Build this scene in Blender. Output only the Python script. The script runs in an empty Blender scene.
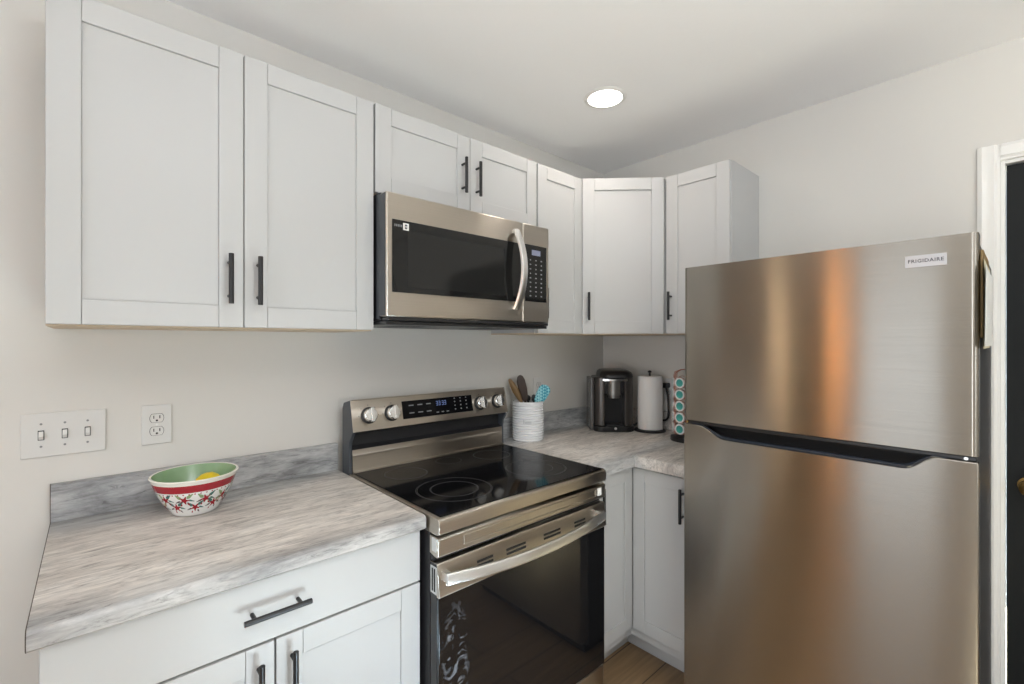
import bpy, bmesh, math, random
from mathutils import Vector, Matrix
random.seed(7)
PI = math.pi
R = math.radians
scn = bpy.context.scene
C = scn.collection

# ------------------------------------------------------------------ camera
cam_d = bpy.data.cameras.new('camera')
cam_d.sensor_width = 36.0
cam_d.lens = 464.02 / 1024 * 36
cam_d.clip_start = 0.02
cam = bpy.data.objects.new('camera', cam_d); C.objects.link(cam)
cam.location = (-0.6948, -1.7692, 1.3988)
cam.rotation_euler = (R(90), 0, R(47.8417 - 90))
scn.camera = cam

# ------------------------------------------------------------------ view / world / large lights
scn.view_settings.view_transform = 'Standard'
scn.view_settings.look = 'None'
scn.view_settings.gamma = 1
scn.view_settings.use_curve_mapping = False
scn.view_settings.exposure = -0.14

w = bpy.data.worlds.new('world'); scn.world = w
w.use_nodes = True
bg = w.node_tree.nodes['Background']
bg.inputs['Color'].default_value = (0.75, 0.85, 1.0, 1)
bg.inputs['Strength'].default_value = 0.6

def area(name, loc, rot, sx, sy, power, col):
    d = bpy.data.lights.new(name, 'AREA'); d.shape = 'RECTANGLE'
    d.size = sx; d.size_y = sy; d.energy = power; d.color = col
    o = bpy.data.objects.new(name, d); C.objects.link(o)
    o.location = loc; o.rotation_euler = rot
    return o
XL, XR, YR, H = -3.2, 1.677, -4.2, 2.448
# daylight through the patio door in the left wall and the wide window in the rear wall
area('patio_and_fill_light', (XL + 0.02, -0.965, 1.06), (R(90), 0, R(-90)), 0.62, 1.98, 8, (0.86, 0.93, 1.0))
area('patio_and_fill_light', (XL + 0.02, -2.25, 1.06), (R(90), 0, R(-90)), 1.2, 1.98, 36, (0.86, 0.93, 1.0))  # added fill beside the patio door, source unseen, brightens the right side
area('window_daylight', (0.02, YR + 0.02, 1.45), (R(90), 0, 0), 0.68, 0.68, 12, (0.90, 0.95, 1.0))
area('bounce_fill', (-0.35, -2.45, 1.75), (R(180), 0, 0), 0.5, 0.5, 51, (0.95, 0.98, 1.0))   # unseen fill lamp added, aimed up to bounce off the ceiling
# sunshine through the rear window, falling on the floor behind the camera's right
sd_ = bpy.data.lights.new('sun', 'SUN'); sd_.energy = 300; sd_.angle = R(0.6); sd_.color = (0.55, 0.78, 1.0)
so_ = bpy.data.objects.new('sun', sd_); C.objects.link(so_)
so_.rotation_euler = (R(90 - 34), 0, 0)
scn.cycles.sample_clamp_indirect = 0
scn.cycles.use_guiding = True

# ------------------------------------------------------------------ materials
def new_mat(name):
    m = bpy.data.materials.new(name); m.use_nodes = True
    nt = m.node_tree
    return m, nt, nt.nodes['Principled BSDF']

def bump_noise(nt, b, scale, strength, dist=0.001, stretch=None, detail=3):
    tc = nt.nodes.new('ShaderNodeTexCoord')
    n = nt.nodes.new('ShaderNodeTexNoise'); n.inputs['Scale'].default_value = scale; n.inputs['Detail'].default_value = detail
    src = tc.outputs['Object']
    if stretch:
        mp = nt.nodes.new('ShaderNodeMapping'); mp.inputs['Scale'].default_value = stretch
        nt.links.new(src, mp.inputs['Vector']); src = mp.outputs['Vector']
    nt.links.new(src, n.inputs['Vector'])
    bp = nt.nodes.new('ShaderNodeBump'); bp.inputs['Strength'].default_value = strength; bp.inputs['Distance'].default_value = dist
    nt.links.new(n.outputs['Fac'], bp.inputs['Height'])
    nt.links.new(bp.outputs['Normal'], b.inputs['Normal'])
    return n

def mat(name, col, rough=0.5, metal=0.0, bump=None, emit=None, spec=None, coat=0.0, var=0.0):
    m, nt, b = new_mat(name)
    b.inputs['Base Color'].default_value = (*col, 1)
    b.inputs['Roughness'].default_value = rough
    b.inputs['Metallic'].default_value = metal
    if spec is not None: b.inputs['Specular IOR Level'].default_value = spec
    if coat: b.inputs['Coat Weight'].default_value = coat
    if emit:
        b.inputs['Emission Color'].default_value = (*emit[0], 1); b.inputs['Emission Strength'].default_value = emit[1]
    if bump: bump_noise(nt, b, *bump)
    if var:
        tc = nt.nodes.new('ShaderNodeTexCoord'); n = nt.nodes.new('ShaderNodeTexNoise'); n.inputs['Scale'].default_value = 14
        r = nt.nodes.new('ShaderNodeValToRGB')
        r.color_ramp.elements[0].position = 0.3; r.color_ramp.elements[1].position = 0.7
        r.color_ramp.elements[0].color = tuple(c * (1 - var) for c in col) + (1,)
        r.color_ramp.elements[1].color = tuple(min(1, c * (1 + var)) for c in col) + (1,)
        nt.links.new(tc.outputs['Object'], n.inputs['Vector']); nt.links.new(n.outputs['Fac'], r.inputs['Fac'])
        nt.links.new(r.outputs['Color'], b.inputs['Base Color'])
    return m

def steel(name, col, rough, aniso, rot, wav=0.0):
    m, nt, b = new_mat(name)
    b.inputs['Metallic'].default_value = 1
    b.inputs['Base Color'].default_value = (*col, 1)
    b.inputs['Roughness'].default_value = rough
    b.inputs['Anisotropic'].default_value = aniso
    b.inputs['Anisotropic Rotation'].default_value = rot
    t = nt.nodes.new('ShaderNodeTangent'); t.direction_type = 'RADIAL'; t.axis = 'Z'
    nt.links.new(t.outputs['Tangent'], b.inputs['Tangent'])
    tc = nt.nodes.new('ShaderNodeTexCoord')
    # fine horizontal brushing in the colour
    mp = nt.nodes.new('ShaderNodeMapping'); mp.inputs['Scale'].default_value = (2, 2, 1100)
    n = nt.nodes.new('ShaderNodeTexNoise'); n.inputs['Scale'].default_value = 1.0; n.inputs['Detail'].default_value = 2
    r = nt.nodes.new('ShaderNodeValToRGB')
    r.color_ramp.elements[0].position = 0.3; r.color_ramp.elements[1].position = 0.7
    r.color_ramp.elements[0].color = tuple(c * 0.95 for c in col) + (1,)
    r.color_ramp.elements[1].color = tuple(min(1, c * 1.05) for c in col) + (1,)
    nt.links.new(tc.outputs['Object'], mp.inputs['Vector']); nt.links.new(mp.outputs['Vector'], n.inputs['Vector'])
    nt.links.new(n.outputs['Fac'], r.inputs['Fac']); nt.links.new(r.outputs['Color'], b.inputs['Base Color'])
    if wav:
        mp2 = nt.nodes.new('ShaderNodeMapping'); mp2.inputs['Scale'].default_value = (3.0, 3.0, 1.2)
        n2 = nt.nodes.new('ShaderNodeTexNoise'); n2.inputs['Scale'].default_value = 1.6; n2.inputs['Detail'].default_value = 1
        bp = nt.nodes.new('ShaderNodeBump'); bp.inputs['Strength'].default_value = 1; bp.inputs['Distance'].default_value = wav
        nt.links.new(tc.outputs['Object'], mp2.inputs['Vector']); nt.links.new(mp2.outputs['Vector'], n2.inputs['Vector'])
        nt.links.new(n2.outputs['Fac'], bp.inputs['Height']); nt.links.new(bp.outputs['Normal'], b.inputs['Normal'])
    return m

M = {}
M['wall'] = mat('wall_paint', (0.695, 0.675, 0.635), 0.75, bump=(260, 0.15, 0.0006))
M['ceil'] = mat('ceiling_paint', (0.93, 0.925, 0.92), 0.85, bump=(90, 0.35, 0.0015))
M['cab'] = mat('cabinet_paint', (0.53, 0.53, 0.525), 0.4, bump=(120, 0.05, 0.0004))
M['trimw'] = mat('trim_paint', (0.84, 0.83, 0.80), 0.4)
M['maple'] = mat('maple_underside', (0.62, 0.50, 0.36), 0.55, bump=(40, 0.1, 0.0005, (1, 12, 1)))
M['black'] = mat('black_handle', (0.012, 0.012, 0.013), 0.35)
M['blackpl'] = mat('black_plastic', (0.014, 0.014, 0.015), 0.3)
M['blackmat'] = mat('black_enamel', (0.016, 0.016, 0.018), 0.45)
M['darkmetal'] = mat('dark_appliance_side', (0.045, 0.045, 0.047), 0.42, bump=(400, 0.2, 0.0005))
M['gasket'] = mat('gasket', (0.02, 0.02, 0.02), 0.6)
M['glassblk'] = mat('ceramic_black_glass', (0.006, 0.006, 0.007), 0.07, spec=0.13)
M['ovenglass'] = mat('oven_black_glass', (0.008, 0.008, 0.009), 0.04, spec=0.75)
M['mwglass'] = mat('microwave_black_glass', (0.010, 0.010, 0.010), 0.06, spec=0.35)
M['mwmesh'] = mat('microwave_window_mesh', (0.016, 0.016, 0.0155), 0.1, spec=0.3)
M['ring'] = mat('burner_mark', (0.075, 0.075, 0.075), 0.3)
M['steel'] = steel('brushed_steel', (0.58, 0.53, 0.465), 0.34, 0.95, 0.25, 0.0015)
M['fridgesteel'] = steel('fridge_steel', (0.36, 0.333, 0.292), 0.23, 1.0, 0.25, 0.0007)
M['chrome'] = mat('satin_chrome', (0.82, 0.82, 0.81), 0.28, 1.0)
M['knobface'] = mat('knob_silver', (0.80, 0.80, 0.79), 0.22, 1.0)
M['greyside'] = mat('grey_painted_metal', (0.055, 0.062, 0.072), 0.4)
M['silver'] = mat('silver_badge', (0.50, 0.50, 0.51), 0.32, 0.7)
M['ink'] = mat('badge_ink', (0.05, 0.05, 0.06), 0.4)
M['mark'] = mat('legend_grey', (0.24, 0.245, 0.25), 0.5)
M['led'] = mat('display_blue', (0.05, 0.07, 0.2), 0.3, emit=((0.35, 0.5, 1.0), 0.4))
M['lcd'] = mat('display_pale', (0.2, 0.22, 0.3), 0.3, emit=((0.5, 0.55, 0.8), 0.12))
M['plate'] = mat('switch_plate', (0.70, 0.69, 0.665), 0.35)
M['slot'] = mat('slot_dark', (0.015, 0.015, 0.015), 0.6)
M['crock'] = mat('white_glaze', (0.86, 0.865, 0.87), 0.2, coat=0.4)
M['woodsp'] = mat('dark_wood', (0.20, 0.115, 0.04), 0.5, var=0.25)
M['darkwood'] = mat('walnut_spatula', (0.055, 0.032, 0.022), 0.45, var=0.2)
M['greysil'] = mat('grey_silicone', (0.17, 0.16, 0.16), 0.5)
M['paper'] = mat('paper_towel', (0.88, 0.85, 0.82), 0.9, bump=(160, 0.5, 0.002))
M['card'] = mat('cardboard_core', (0.45, 0.33, 0.2), 0.8)
M['keurig'] = mat('slate_metallic', (0.105, 0.095, 0.088), 0.32, 0.7)
M['brewhead'] = mat('brushed_pewter', (0.27, 0.255, 0.235), 0.38, 0.8)
M['tank'] = mat('smoke_tank', (0.12, 0.115, 0.11), 0.25, spec=0.6)
M['copper'] = mat('copper_wire', (0.50, 0.20, 0.13), 0.3, 0.6)
M['podfoil'] = mat('pod_foil', (0.08, 0.42, 0.38), 0.28, 0.45, var=0.3)
M['podrim'] = mat('pod_cup', (0.82, 0.80, 0.78), 0.35)
M['lemon'] = mat('lemon_skin', (0.85, 0.62, 0.02), 0.4, bump=(220, 0.4, 0.002))
M['bowlin'] = mat('bowl_green', (0.27, 0.42, 0.24), 0.18, coat=0.4)
M['bowlrim'] = mat('bowl_cream', (0.84, 0.82, 0.74), 0.2, coat=0.4)
M['bowlout'] = mat('bowl_white', (0.86, 0.86, 0.84), 0.2, coat=0.4)
M['bowlred'] = mat('bowl_red', (0.36, 0.010, 0.022), 0.25, coat=0.4)
M['bowlgrn'] = mat('bowl_leaf', (0.03, 0.13, 0.11), 0.3)
M['bowlgrn2'] = mat('bowl_leaf_pale', (0.25, 0.36, 0.17), 0.3)
M['bowldk'] = mat('bowl_dark_leaf', (0.08, 0.04, 0.05), 0.3)
M['doorblk'] = mat('black_door_paint', (0.008, 0.0095, 0.010), 0.6, spec=0.25, bump=(30, 0.3, 0.001, (8, 8, 1)))
M['brass'] = mat('brass', (0.75, 0.48, 0.17), 0.25, 1.0)
M['orange'] = mat('orange_stained_wood', (0.62, 0.26, 0.08), 0.35)
M['lens'] = mat('lamp_lens', (0.9, 0.9, 0.88), 0.4, emit=((1.0, 0.95, 0.87), 9.0))
M['board'] = mat('brown_hardboard', (0.23, 0.15, 0.06), 0.6)
M['sheet'] = mat('white_sheet', (0.80, 0.80, 0.77), 0.7)
M['sheet2'] = mat('cream_sheet', (0.72, 0.66, 0.48), 0.7)
M['seam'] = mat('dark_laminate_seam', (0.07, 0.05, 0.035), 0.6)

def floor_material():
    m, nt, b = new_mat('oak_planks')
    L = nt.links
    tc = nt.nodes.new('ShaderNodeTexCoord')
    br = nt.nodes.new('ShaderNodeTexBrick')
    br.inputs['Scale'].default_value = 1; br.inputs['Brick Width'].default_value = 1.2; br.inputs['Row Height'].default_value = 0.18
    br.inputs['Mortar Size'].default_value = 0.0025
    br.inputs['Color1'].default_value = (0.36, 0.245, 0.135, 1); br.inputs['Color2'].default_value = (0.29, 0.195, 0.11, 1)
    br.inputs['Mortar'].default_value = (0.06, 0.04, 0.025, 1)
    mp = nt.nodes.new('ShaderNodeMapping'); mp.inputs['Scale'].default_value = (1.5, 22, 1)
    n = nt.nodes.new('ShaderNodeTexNoise'); n.inputs['Scale'].default_value = 2.2; n.inputs['Detail'].default_value = 6
    mx = nt.nodes.new('ShaderNodeMixRGB'); mx.blend_type = 'MULTIPLY'; mx.inputs['Fac'].default_value = 0.75
    r = nt.nodes.new('ShaderNodeValToRGB'); r.color_ramp.elements[0].position = .3; r.color_ramp.elements[1].position = .7
    r.color_ramp.elements[0].color = (0.55, 0.5, 0.45, 1); r.color_ramp.elements[1].color = (1.15, 1.1, 1.05, 1)
    L.new(tc.outputs['Object'], br.inputs['Vector']); L.new(tc.outputs['Object'], mp.inputs['Vector'])
    L.new(mp.outputs['Vector'], n.inputs['Vector']); L.new(n.outputs['Fac'], r.inputs['Fac'])
    L.new(br.outputs['Color'], mx.inputs['Color1']); L.new(r.outputs['Color'], mx.inputs['Color2'])
    L.new(mx.outputs['Color'], b.inputs['Base Color'])
    b.inputs['Roughness'].default_value = 0.35
    return m
M['floor'] = floor_material()

def laminate():
    """grey stone-look laminate: long cool grey and warm beige bands with fine smoky streaks"""
    m, nt, b = new_mat('grey_stone_laminate')
    L = nt.links
    tc = nt.nodes.new('ShaderNodeTexCoord')
    def noise(scale, mapping, detail, rough=0.6, dist=0.0, rot=-7):
        mp = nt.nodes.new('ShaderNodeMapping'); mp.inputs['Scale'].default_value = mapping
        mp.inputs['Rotation'].default_value = (0, R(8), R(rot))
        n = nt.nodes.new('ShaderNodeTexNoise'); n.inputs['Scale'].default_value = scale
        n.inputs['Detail'].default_value = detail; n.inputs['Roughness'].default_value = rough; n.inputs['Distortion'].default_value = dist
        L.new(tc.outputs['Object'], mp.inputs['Vector']); L.new(mp.outputs['Vector'], n.inputs['Vector'])
        return n.outputs['Fac']
    def ramp(src, stops):
        r = nt.nodes.new('ShaderNodeValToRGB'); e = r.color_ramp.elements
        e[0].position, e[0].color = stops[0][0], (*stops[0][1], 1)
        e[1].position, e[1].color = stops[-1][0], (*stops[-1][1], 1)
        for p, c in stops[1:-1]:
            x = e.new(p); x.color = (*c, 1)
        L.new(src, r.inputs['Fac']); return r.outputs['Color']
    def mix(kind, fac, a, c):
        x = nt.nodes.new('ShaderNodeMixRGB'); x.blend_type = kind
        if isinstance(fac, float): x.inputs['Fac'].default_value = fac
        else: L.new(fac, x.inputs['Fac'])
        L.new(a, x.inputs['Color1']); L.new(c, x.inputs['Color2']); return x.outputs['Color']
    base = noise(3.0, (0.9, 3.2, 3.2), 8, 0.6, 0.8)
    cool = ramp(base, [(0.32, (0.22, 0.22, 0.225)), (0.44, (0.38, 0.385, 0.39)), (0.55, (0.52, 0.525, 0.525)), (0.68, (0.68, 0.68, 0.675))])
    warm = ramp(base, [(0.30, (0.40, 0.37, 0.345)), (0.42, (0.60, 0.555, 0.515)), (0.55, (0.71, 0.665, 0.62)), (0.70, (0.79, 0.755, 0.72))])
    # blended by depth: beige across the middle, grey towards both long edges
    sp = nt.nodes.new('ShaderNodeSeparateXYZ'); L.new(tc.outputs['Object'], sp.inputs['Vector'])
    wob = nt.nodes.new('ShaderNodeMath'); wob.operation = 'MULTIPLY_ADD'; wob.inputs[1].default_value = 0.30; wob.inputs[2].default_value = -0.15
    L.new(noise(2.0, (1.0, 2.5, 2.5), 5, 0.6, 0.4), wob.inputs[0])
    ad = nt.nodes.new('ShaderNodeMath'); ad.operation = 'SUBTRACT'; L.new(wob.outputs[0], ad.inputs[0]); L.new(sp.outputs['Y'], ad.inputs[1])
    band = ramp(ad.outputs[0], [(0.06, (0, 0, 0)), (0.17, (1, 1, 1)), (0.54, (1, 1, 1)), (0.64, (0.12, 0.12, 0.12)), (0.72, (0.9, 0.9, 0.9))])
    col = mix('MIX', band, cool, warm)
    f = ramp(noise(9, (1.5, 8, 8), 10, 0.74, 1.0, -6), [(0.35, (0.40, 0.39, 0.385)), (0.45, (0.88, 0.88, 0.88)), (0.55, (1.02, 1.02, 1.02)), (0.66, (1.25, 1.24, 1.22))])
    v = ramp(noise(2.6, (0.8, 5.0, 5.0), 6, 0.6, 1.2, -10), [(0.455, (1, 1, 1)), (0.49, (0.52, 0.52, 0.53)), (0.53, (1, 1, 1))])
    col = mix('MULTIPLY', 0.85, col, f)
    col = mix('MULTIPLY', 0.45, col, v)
    L.new(col, b.inputs['Base Color'])
    b.inputs['Roughness'].default_value = 0.4
    return m
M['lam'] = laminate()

def teal_check():
    m, nt, b = new_mat('teal_checked_silicone')
    tc = nt.nodes.new('ShaderNodeTexCoord')
    mp = nt.nodes.new('ShaderNodeMapping'); mp.inputs['Rotation'].default_value = (0, R(45), 0)
    ck = nt.nodes.new('ShaderNodeTexChecker'); ck.inputs['Scale'].default_value = 95
    ck.inputs['Color1'].default_value = (0.02, 0.26, 0.36, 1); ck.inputs['Color2'].default_value = (0.30, 0.62, 0.66, 1)
    nt.links.new(tc.outputs['Object'], mp.inputs['Vector']); nt.links.new(mp.outputs['Vector'], ck.inputs['Vector'])
    nt.links.new(ck.outputs['Color'], b.inputs['Base Color']); b.inputs['Roughness'].default_value = 0.4
    return m
M['teal'] = teal_check()

def blotched_glass():
    """black oven glass with a patch of pale blotches low on its left side"""
    m, nt, b = new_mat('blotched_oven_glass')
    L = nt.links
    b.inputs['Roughness'].default_value = 0.04; b.inputs['Specular IOR Level'].default_value = 0.6
    tc = nt.nodes.new('ShaderNodeTexCoord')
    mp = nt.nodes.new('ShaderNodeMapping'); mp.inputs['Location'].default_value = (-0.058, 0, -0.50); mp.inputs['Scale'].default_value = (1, 0, 1)
    sc = nt.nodes.new('ShaderNodeMapping'); sc.inputs['Scale'].default_value = (19, 1, 5.5)
    L.new(tc.outputs['Object'], mp.inputs['Vector']); L.new(mp.outputs['Vector'], sc.inputs['Vector'])
    ln = nt.nodes.new('ShaderNodeVectorMath'); ln.operation = 'LENGTH'; L.new(sc.outputs['Vector'], ln.inputs[0])
    edge = nt.nodes.new('ShaderNodeMapRange'); edge.inputs['From Min'].default_value = 1.0; edge.inputs['From Max'].default_value = 0.5
    L.new(ln.outputs['Value'], edge.inputs['Value'])
    n = nt.nodes.new('ShaderNodeTexNoise'); n.inputs['Scale'].default_value = 26; n.inputs['Detail'].default_value = 4; n.inputs['Distortion'].default_value = 1.6
    L.new(tc.outputs['Object'], n.inputs['Vector'])
    th = nt.nodes.new('ShaderNodeMapRange'); th.inputs['From Min'].default_value = 0.52; th.inputs['From Max'].default_value = 0.68
    L.new(n.outputs['Fac'], th.inputs['Value'])
    mu = nt.nodes.new('ShaderNodeMath'); mu.operation = 'MULTIPLY'
    L.new(edge.outputs['Result'], mu.inputs[0]); L.new(th.outputs['Result'], mu.inputs[1])
    mx = nt.nodes.new('ShaderNodeMixRGB'); mx.inputs['Color1'].default_value = (0.008, 0.008, 0.009, 1); mx.inputs['Color2'].default_value = (0.22, 0.24, 0.27, 1)  # pale blotches blended over the black glass
    L.new(mu.outputs['Value'], mx.inputs['Fac']); L.new(mx.outputs['Color'], b.inputs['Base Color'])
    return m
M['blotch'] = blotched_glass()

# ------------------------------------------------------------------ mesh helpers
class MB:
    def __init__(s): s.bm = bmesh.new()
    def _slot(s, faces, mi):
        for f in faces: f.material_index = mi
    def box(s, x0, x1, y0, y1, z0, z1, mi=0):
        v = [s.bm.verts.new((x, y, z)) for x in (x0, x1) for y in (y0, y1) for z in (z0, z1)]
        q = [(0, 1, 3, 2), (4, 6, 7, 5), (0, 4, 5, 1), (2, 3, 7, 6), (0, 2, 6, 4), (1, 5, 7, 3)]
        s._slot([s.bm.faces.new([v[i] for i in f]) for f in q], mi); return s
    def prism(s, pts, a, b, axis='z', mi=0):
        """polygon pts extruded from a to b; pts are (x,y) for z, (y,z) for x, (x,z) for y"""
        def P(p, t):
            return {'z': (p[0], p[1], t), 'x': (t, p[0], p[1]), 'y': (p[0], t, p[1])}[axis]
        A = [s.bm.verts.new(P(p, a)) for p in pts]; B = [s.bm.verts.new(P(p, b)) for p in pts]
        n = len(pts); fs = [s.bm.faces.new(A), s.bm.faces.new(B)]
        for i in range(n): fs.append(s.bm.faces.new([A[i], A[(i + 1) % n], B[(i + 1) % n], B[i]]))
        s._slot(fs, mi); return s
    def cyl(s, p0, p1, r0, r1=None, n=24, mi=0):
        r1 = r0 if r1 is None else r1
        p0, p1 = Vector(p0), Vector(p1); d = (p1 - p0).normalized()
        u = d.orthogonal().normalized(); v = d.cross(u)
        A = []; B = []
        for i in range(n):
            t = 2 * PI * i / n; e = u * math.cos(t) + v * math.sin(t)
            A.append(s.bm.verts.new(p0 + e * r0)); B.append(s.bm.verts.new(p1 + e * r1))
        fs = [s.bm.faces.new(A), s.bm.faces.new(B)]
        for i in range(n): fs.append(s.bm.faces.new([A[i], A[(i + 1) % n], B[(i + 1) % n], B[i]]))
        s._slot(fs, mi); return s
    def tube(s, pts, r, n=12, mi=0, flat=None, up=(0, 0, 1), close=False):
        """swept tube along pts; r number or list; flat=(a,b) gives an elliptical section a along side, b along up"""
        pts = [Vector(p) for p in pts]; rings = []
        N = len(pts); prev = None
        for i, p in enumerate(pts):
            if close: d = pts[(i + 1) % N] - pts[i - 1]
            else: d = pts[min(i + 1, N - 1)] - pts[max(i - 1, 0)]
            d.normalize()
            if flat or prev is None:
                upv = Vector(up)
                side = d.cross(upv)
                if side.length < 1e-3: side = d.cross(Vector((1, 0, 0)))
                side.normalize(); up2 = side.cross(d)
            else:
                side = (prev - d * prev.dot(d)).normalized(); up2 = side.cross(d)
            prev = side
            rr = r[i] if isinstance(r, (list, tuple)) else r
            a, b = (flat[0] * rr, flat[1] * rr) if flat else (rr, rr)
            rings.append([s.bm.verts.new(p + side * a * math.cos(2 * PI * k / n) + up2 * b * math.sin(2 * PI * k / n)) for k in range(n)])
        fs = []
        for i in range(N if close else N - 1):
            A, B = rings[i], rings[(i + 1) % N]
            for k in range(n): fs.append(s.bm.faces.new([A[k], A[(k + 1) % n], B[(k + 1) % n], B[k]]))
        if not close: fs += [s.bm.faces.new(rings[0]), s.bm.faces.new(rings[-1])]
        s._slot(fs, mi); return s
    def lathe(s, prof, n=48, cx=0, cy=0, mi=None, cap=True):
        """prof list of (r,z) revolved round z; mi may be a function of segment index"""
        rings = []
        for r, z in prof:
            if r < 1e-6: rings.append([s.bm.verts.new((cx, cy, z))])
            else: rings.append([s.bm.verts.new((cx + r * math.cos(2 * PI * k / n), cy + r * math.sin(2 * PI * k / n), z)) for k in range(n)])
        for i in range(len(prof) - 1):
            A, B = rings[i], rings[i + 1]; fs = []
            for k in range(n):
                k2 = (k + 1) % n
                if len(A) == 1 and len(B) == 1: continue
                if len(A) == 1: fs.append(s.bm.faces.new([A[0], B[k2], B[k]]))
                elif len(B) == 1: fs.append(s.bm.faces.new([A[k], A[k2], B[0]]))
                else: fs.append(s.bm.faces.new([A[k], A[k2], B[k2], B[k]]))
            if mi: s._slot(fs, mi(i))
        return s
    def poly(s, pts, mi=0):
        f = s.bm.faces.new([s.bm.verts.new(p) for p in pts]); f.material_index = mi; return s
    def grid(s, rows, mi=0):
        V = [[s.bm.verts.new(p) for p in row] for row in rows]
        fs = [s.bm.faces.new([V[i][j], V[i][j + 1], V[i + 1][j + 1], V[i + 1][j]]) for i in range(len(V) - 1) for j in range(len(V[0]) - 1)]
        s._slot(fs, mi); return s
    def text(s, txt, size, depth, frame, mi=0, spacing=1.0):
        """extruded lettering; frame is the Matrix that carries the text plane (x right, y up, z out)"""
        cu = bpy.data.curves.new('t', 'FONT'); cu.body = txt; cu.size = size; cu.extrude = depth; cu.offset = size * 0.02
        cu.align_x = 'CENTER'; cu.align_y = 'CENTER'; cu.space_character = spacing; cu.resolution_u = 2
        o = bpy.data.objects.new('t', cu); C.objects.link(o)
        dg = bpy.context.evaluated_depsgraph_get(); dg.update()
        me = bpy.data.meshes.new_from_object(o.evaluated_get(dg))
        me.transform(frame)
        n0 = len(s.bm.faces); s.bm.from_mesh(me); s.bm.faces.ensure_lookup_table()
        for f in list(s.bm.faces)[n0:]: f.material_index = mi
        bpy.data.objects.remove(o); bpy.data.curves.remove(cu); bpy.data.meshes.remove(me)
        return s
    def xf(s, mtx): bmesh.ops.transform(s.bm, matrix=mtx, verts=s.bm.verts); return s

def obj(name, mb, mats, parent=None, loc=(0, 0, 0), rotz=0.0, bevel=0.0, smooth=35, segs=2, subsurf=0, flatten=False):
    bm = mb.bm
    bmesh.ops.recalc_face_normals(bm, faces=bm.faces)
    me = bpy.data.meshes.new(name); bm.to_mesh(me); bm.free()
    for m in (mats if isinstance(mats, (list, tuple)) else [mats]): me.materials.append(m)
    for p in me.polygons: p.use_smooth = True
    me.set_sharp_from_angle(angle=R(smooth))
    o = bpy.data.objects.new(name, me); C.objects.link(o)
    o.location = loc; o.rotation_euler = (0, 0, rotz)
    if parent: o.parent = parent
    if subsurf:
        sm = o.modifiers.new('subdivision', 'SUBSURF'); sm.levels = subsurf; sm.render_levels = subsurf
    if bevel:
        b = o.modifiers.new('bevel', 'BEVEL'); b.width = bevel; b.segments = segs; b.limit_method = 'ANGLE'; b.angle_limit = R(40)
        b.harden_normals = False
    if bevel or flatten:
        wn = o.modifiers.new('weighted_normal', 'WEIGHTED_NORMAL'); wn.keep_sharp = True; wn.weight = 100
    return o

def tag(o, label, cat, group=None):
    o['label'] = label; o['category'] = cat
    if group: o['group'] = group
    return o
def thing(name, label, cat, loc=(0, 0, 0), rotz=0.0, group=None):
    o = bpy.data.objects.new(name, None); C.objects.link(o)
    o.empty_display_size = 0.05
    o.location = loc; o.rotation_euler = (0, 0, rotz)
    return tag(o, label, cat, group)
def struct(name, mb, m, bevel=0.0, parent=None, loc=(0, 0, 0)):
    o = obj(name, mb, m, parent, loc=loc, bevel=bevel)
    if not parent: o['kind'] = 'structure'
    return o
def dup_tree(root, loc, rotz=None, label=None, group=None):
    r = root.copy(); C.objects.link(r); r.location = loc
    if rotz is not None: r.rotation_euler = (0, 0, rotz)
    if label: r['label'] = label
    if group: r['group'] = group
    for ch in list(root.children):
        c = ch.copy(); C.objects.link(c); c.parent = r
        for g in list(ch.children):
            d = g.copy(); C.objects.link(d); d.parent = c
    return r
def arc(cx, cy, r, a0, a1, n):
    return [(cx + r * math.cos(R(a0 + (a1 - a0) * i / n)), cy + r * math.sin(R(a0 + (a1 - a0) * i / n))) for i in range(n + 1)]

# ------------------------------------------------------------------ room shell
T = 0.12
struct('floor', MB().box(XL - T, XR + 1.2, YR - T, T, -0.1, 0), M['floor'])
struct('ceiling', MB().box(XL - T, XR + T, YR - T, T, H, H + 0.1), M['ceil'])
struct('wall_back', MB().box(XL - T, XR + T, 0, T, 0, H), M['wall'])
DY0, DY1, DH = -1.712, -2.53, 2.036           # doorway in the right wall
wr = MB()
wr.box(XR, XR + T, DY0, 0, 0, H).box(XR, XR + T, YR, DY1, 0, H).box(XR, XR + T, DY1, DY0, DH, H)
struct('wall_right', wr, M['wall'])
wl = MB()
PY0, PY1, PH = -1.31, -0.62, 2.07             # patio door opening
QY0, QY1 = -2.87, -1.63                         # added unseen opening that lights the right side
wl.box(XL - T, XL, PY1, 0, 0, H).box(XL - T, XL, YR, QY0, 0, H).box(XL - T, XL, PY0, PY1, PH, H)
wl.box(XL - T, XL, QY1, PY0, 0, H).box(XL - T, XL, QY0, QY1, PH, H)
struct('wall_left', wl, M['wall'])
WX0, WX1, WZ0, WZ1 = -0.35, 0.40, 1.08, 1.82  # rear window opening
wb = MB()
wb.box(XL - T, WX0, YR - T, YR, 0, H).box(WX1, XR + T, YR - T, YR, 0, H)
wb.box(WX0, WX1, YR - T, YR, 0, WZ0).box(WX0, WX1, YR - T, YR, WZ1, H)
struct('wall_rear', wb, M['wall'])
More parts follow.
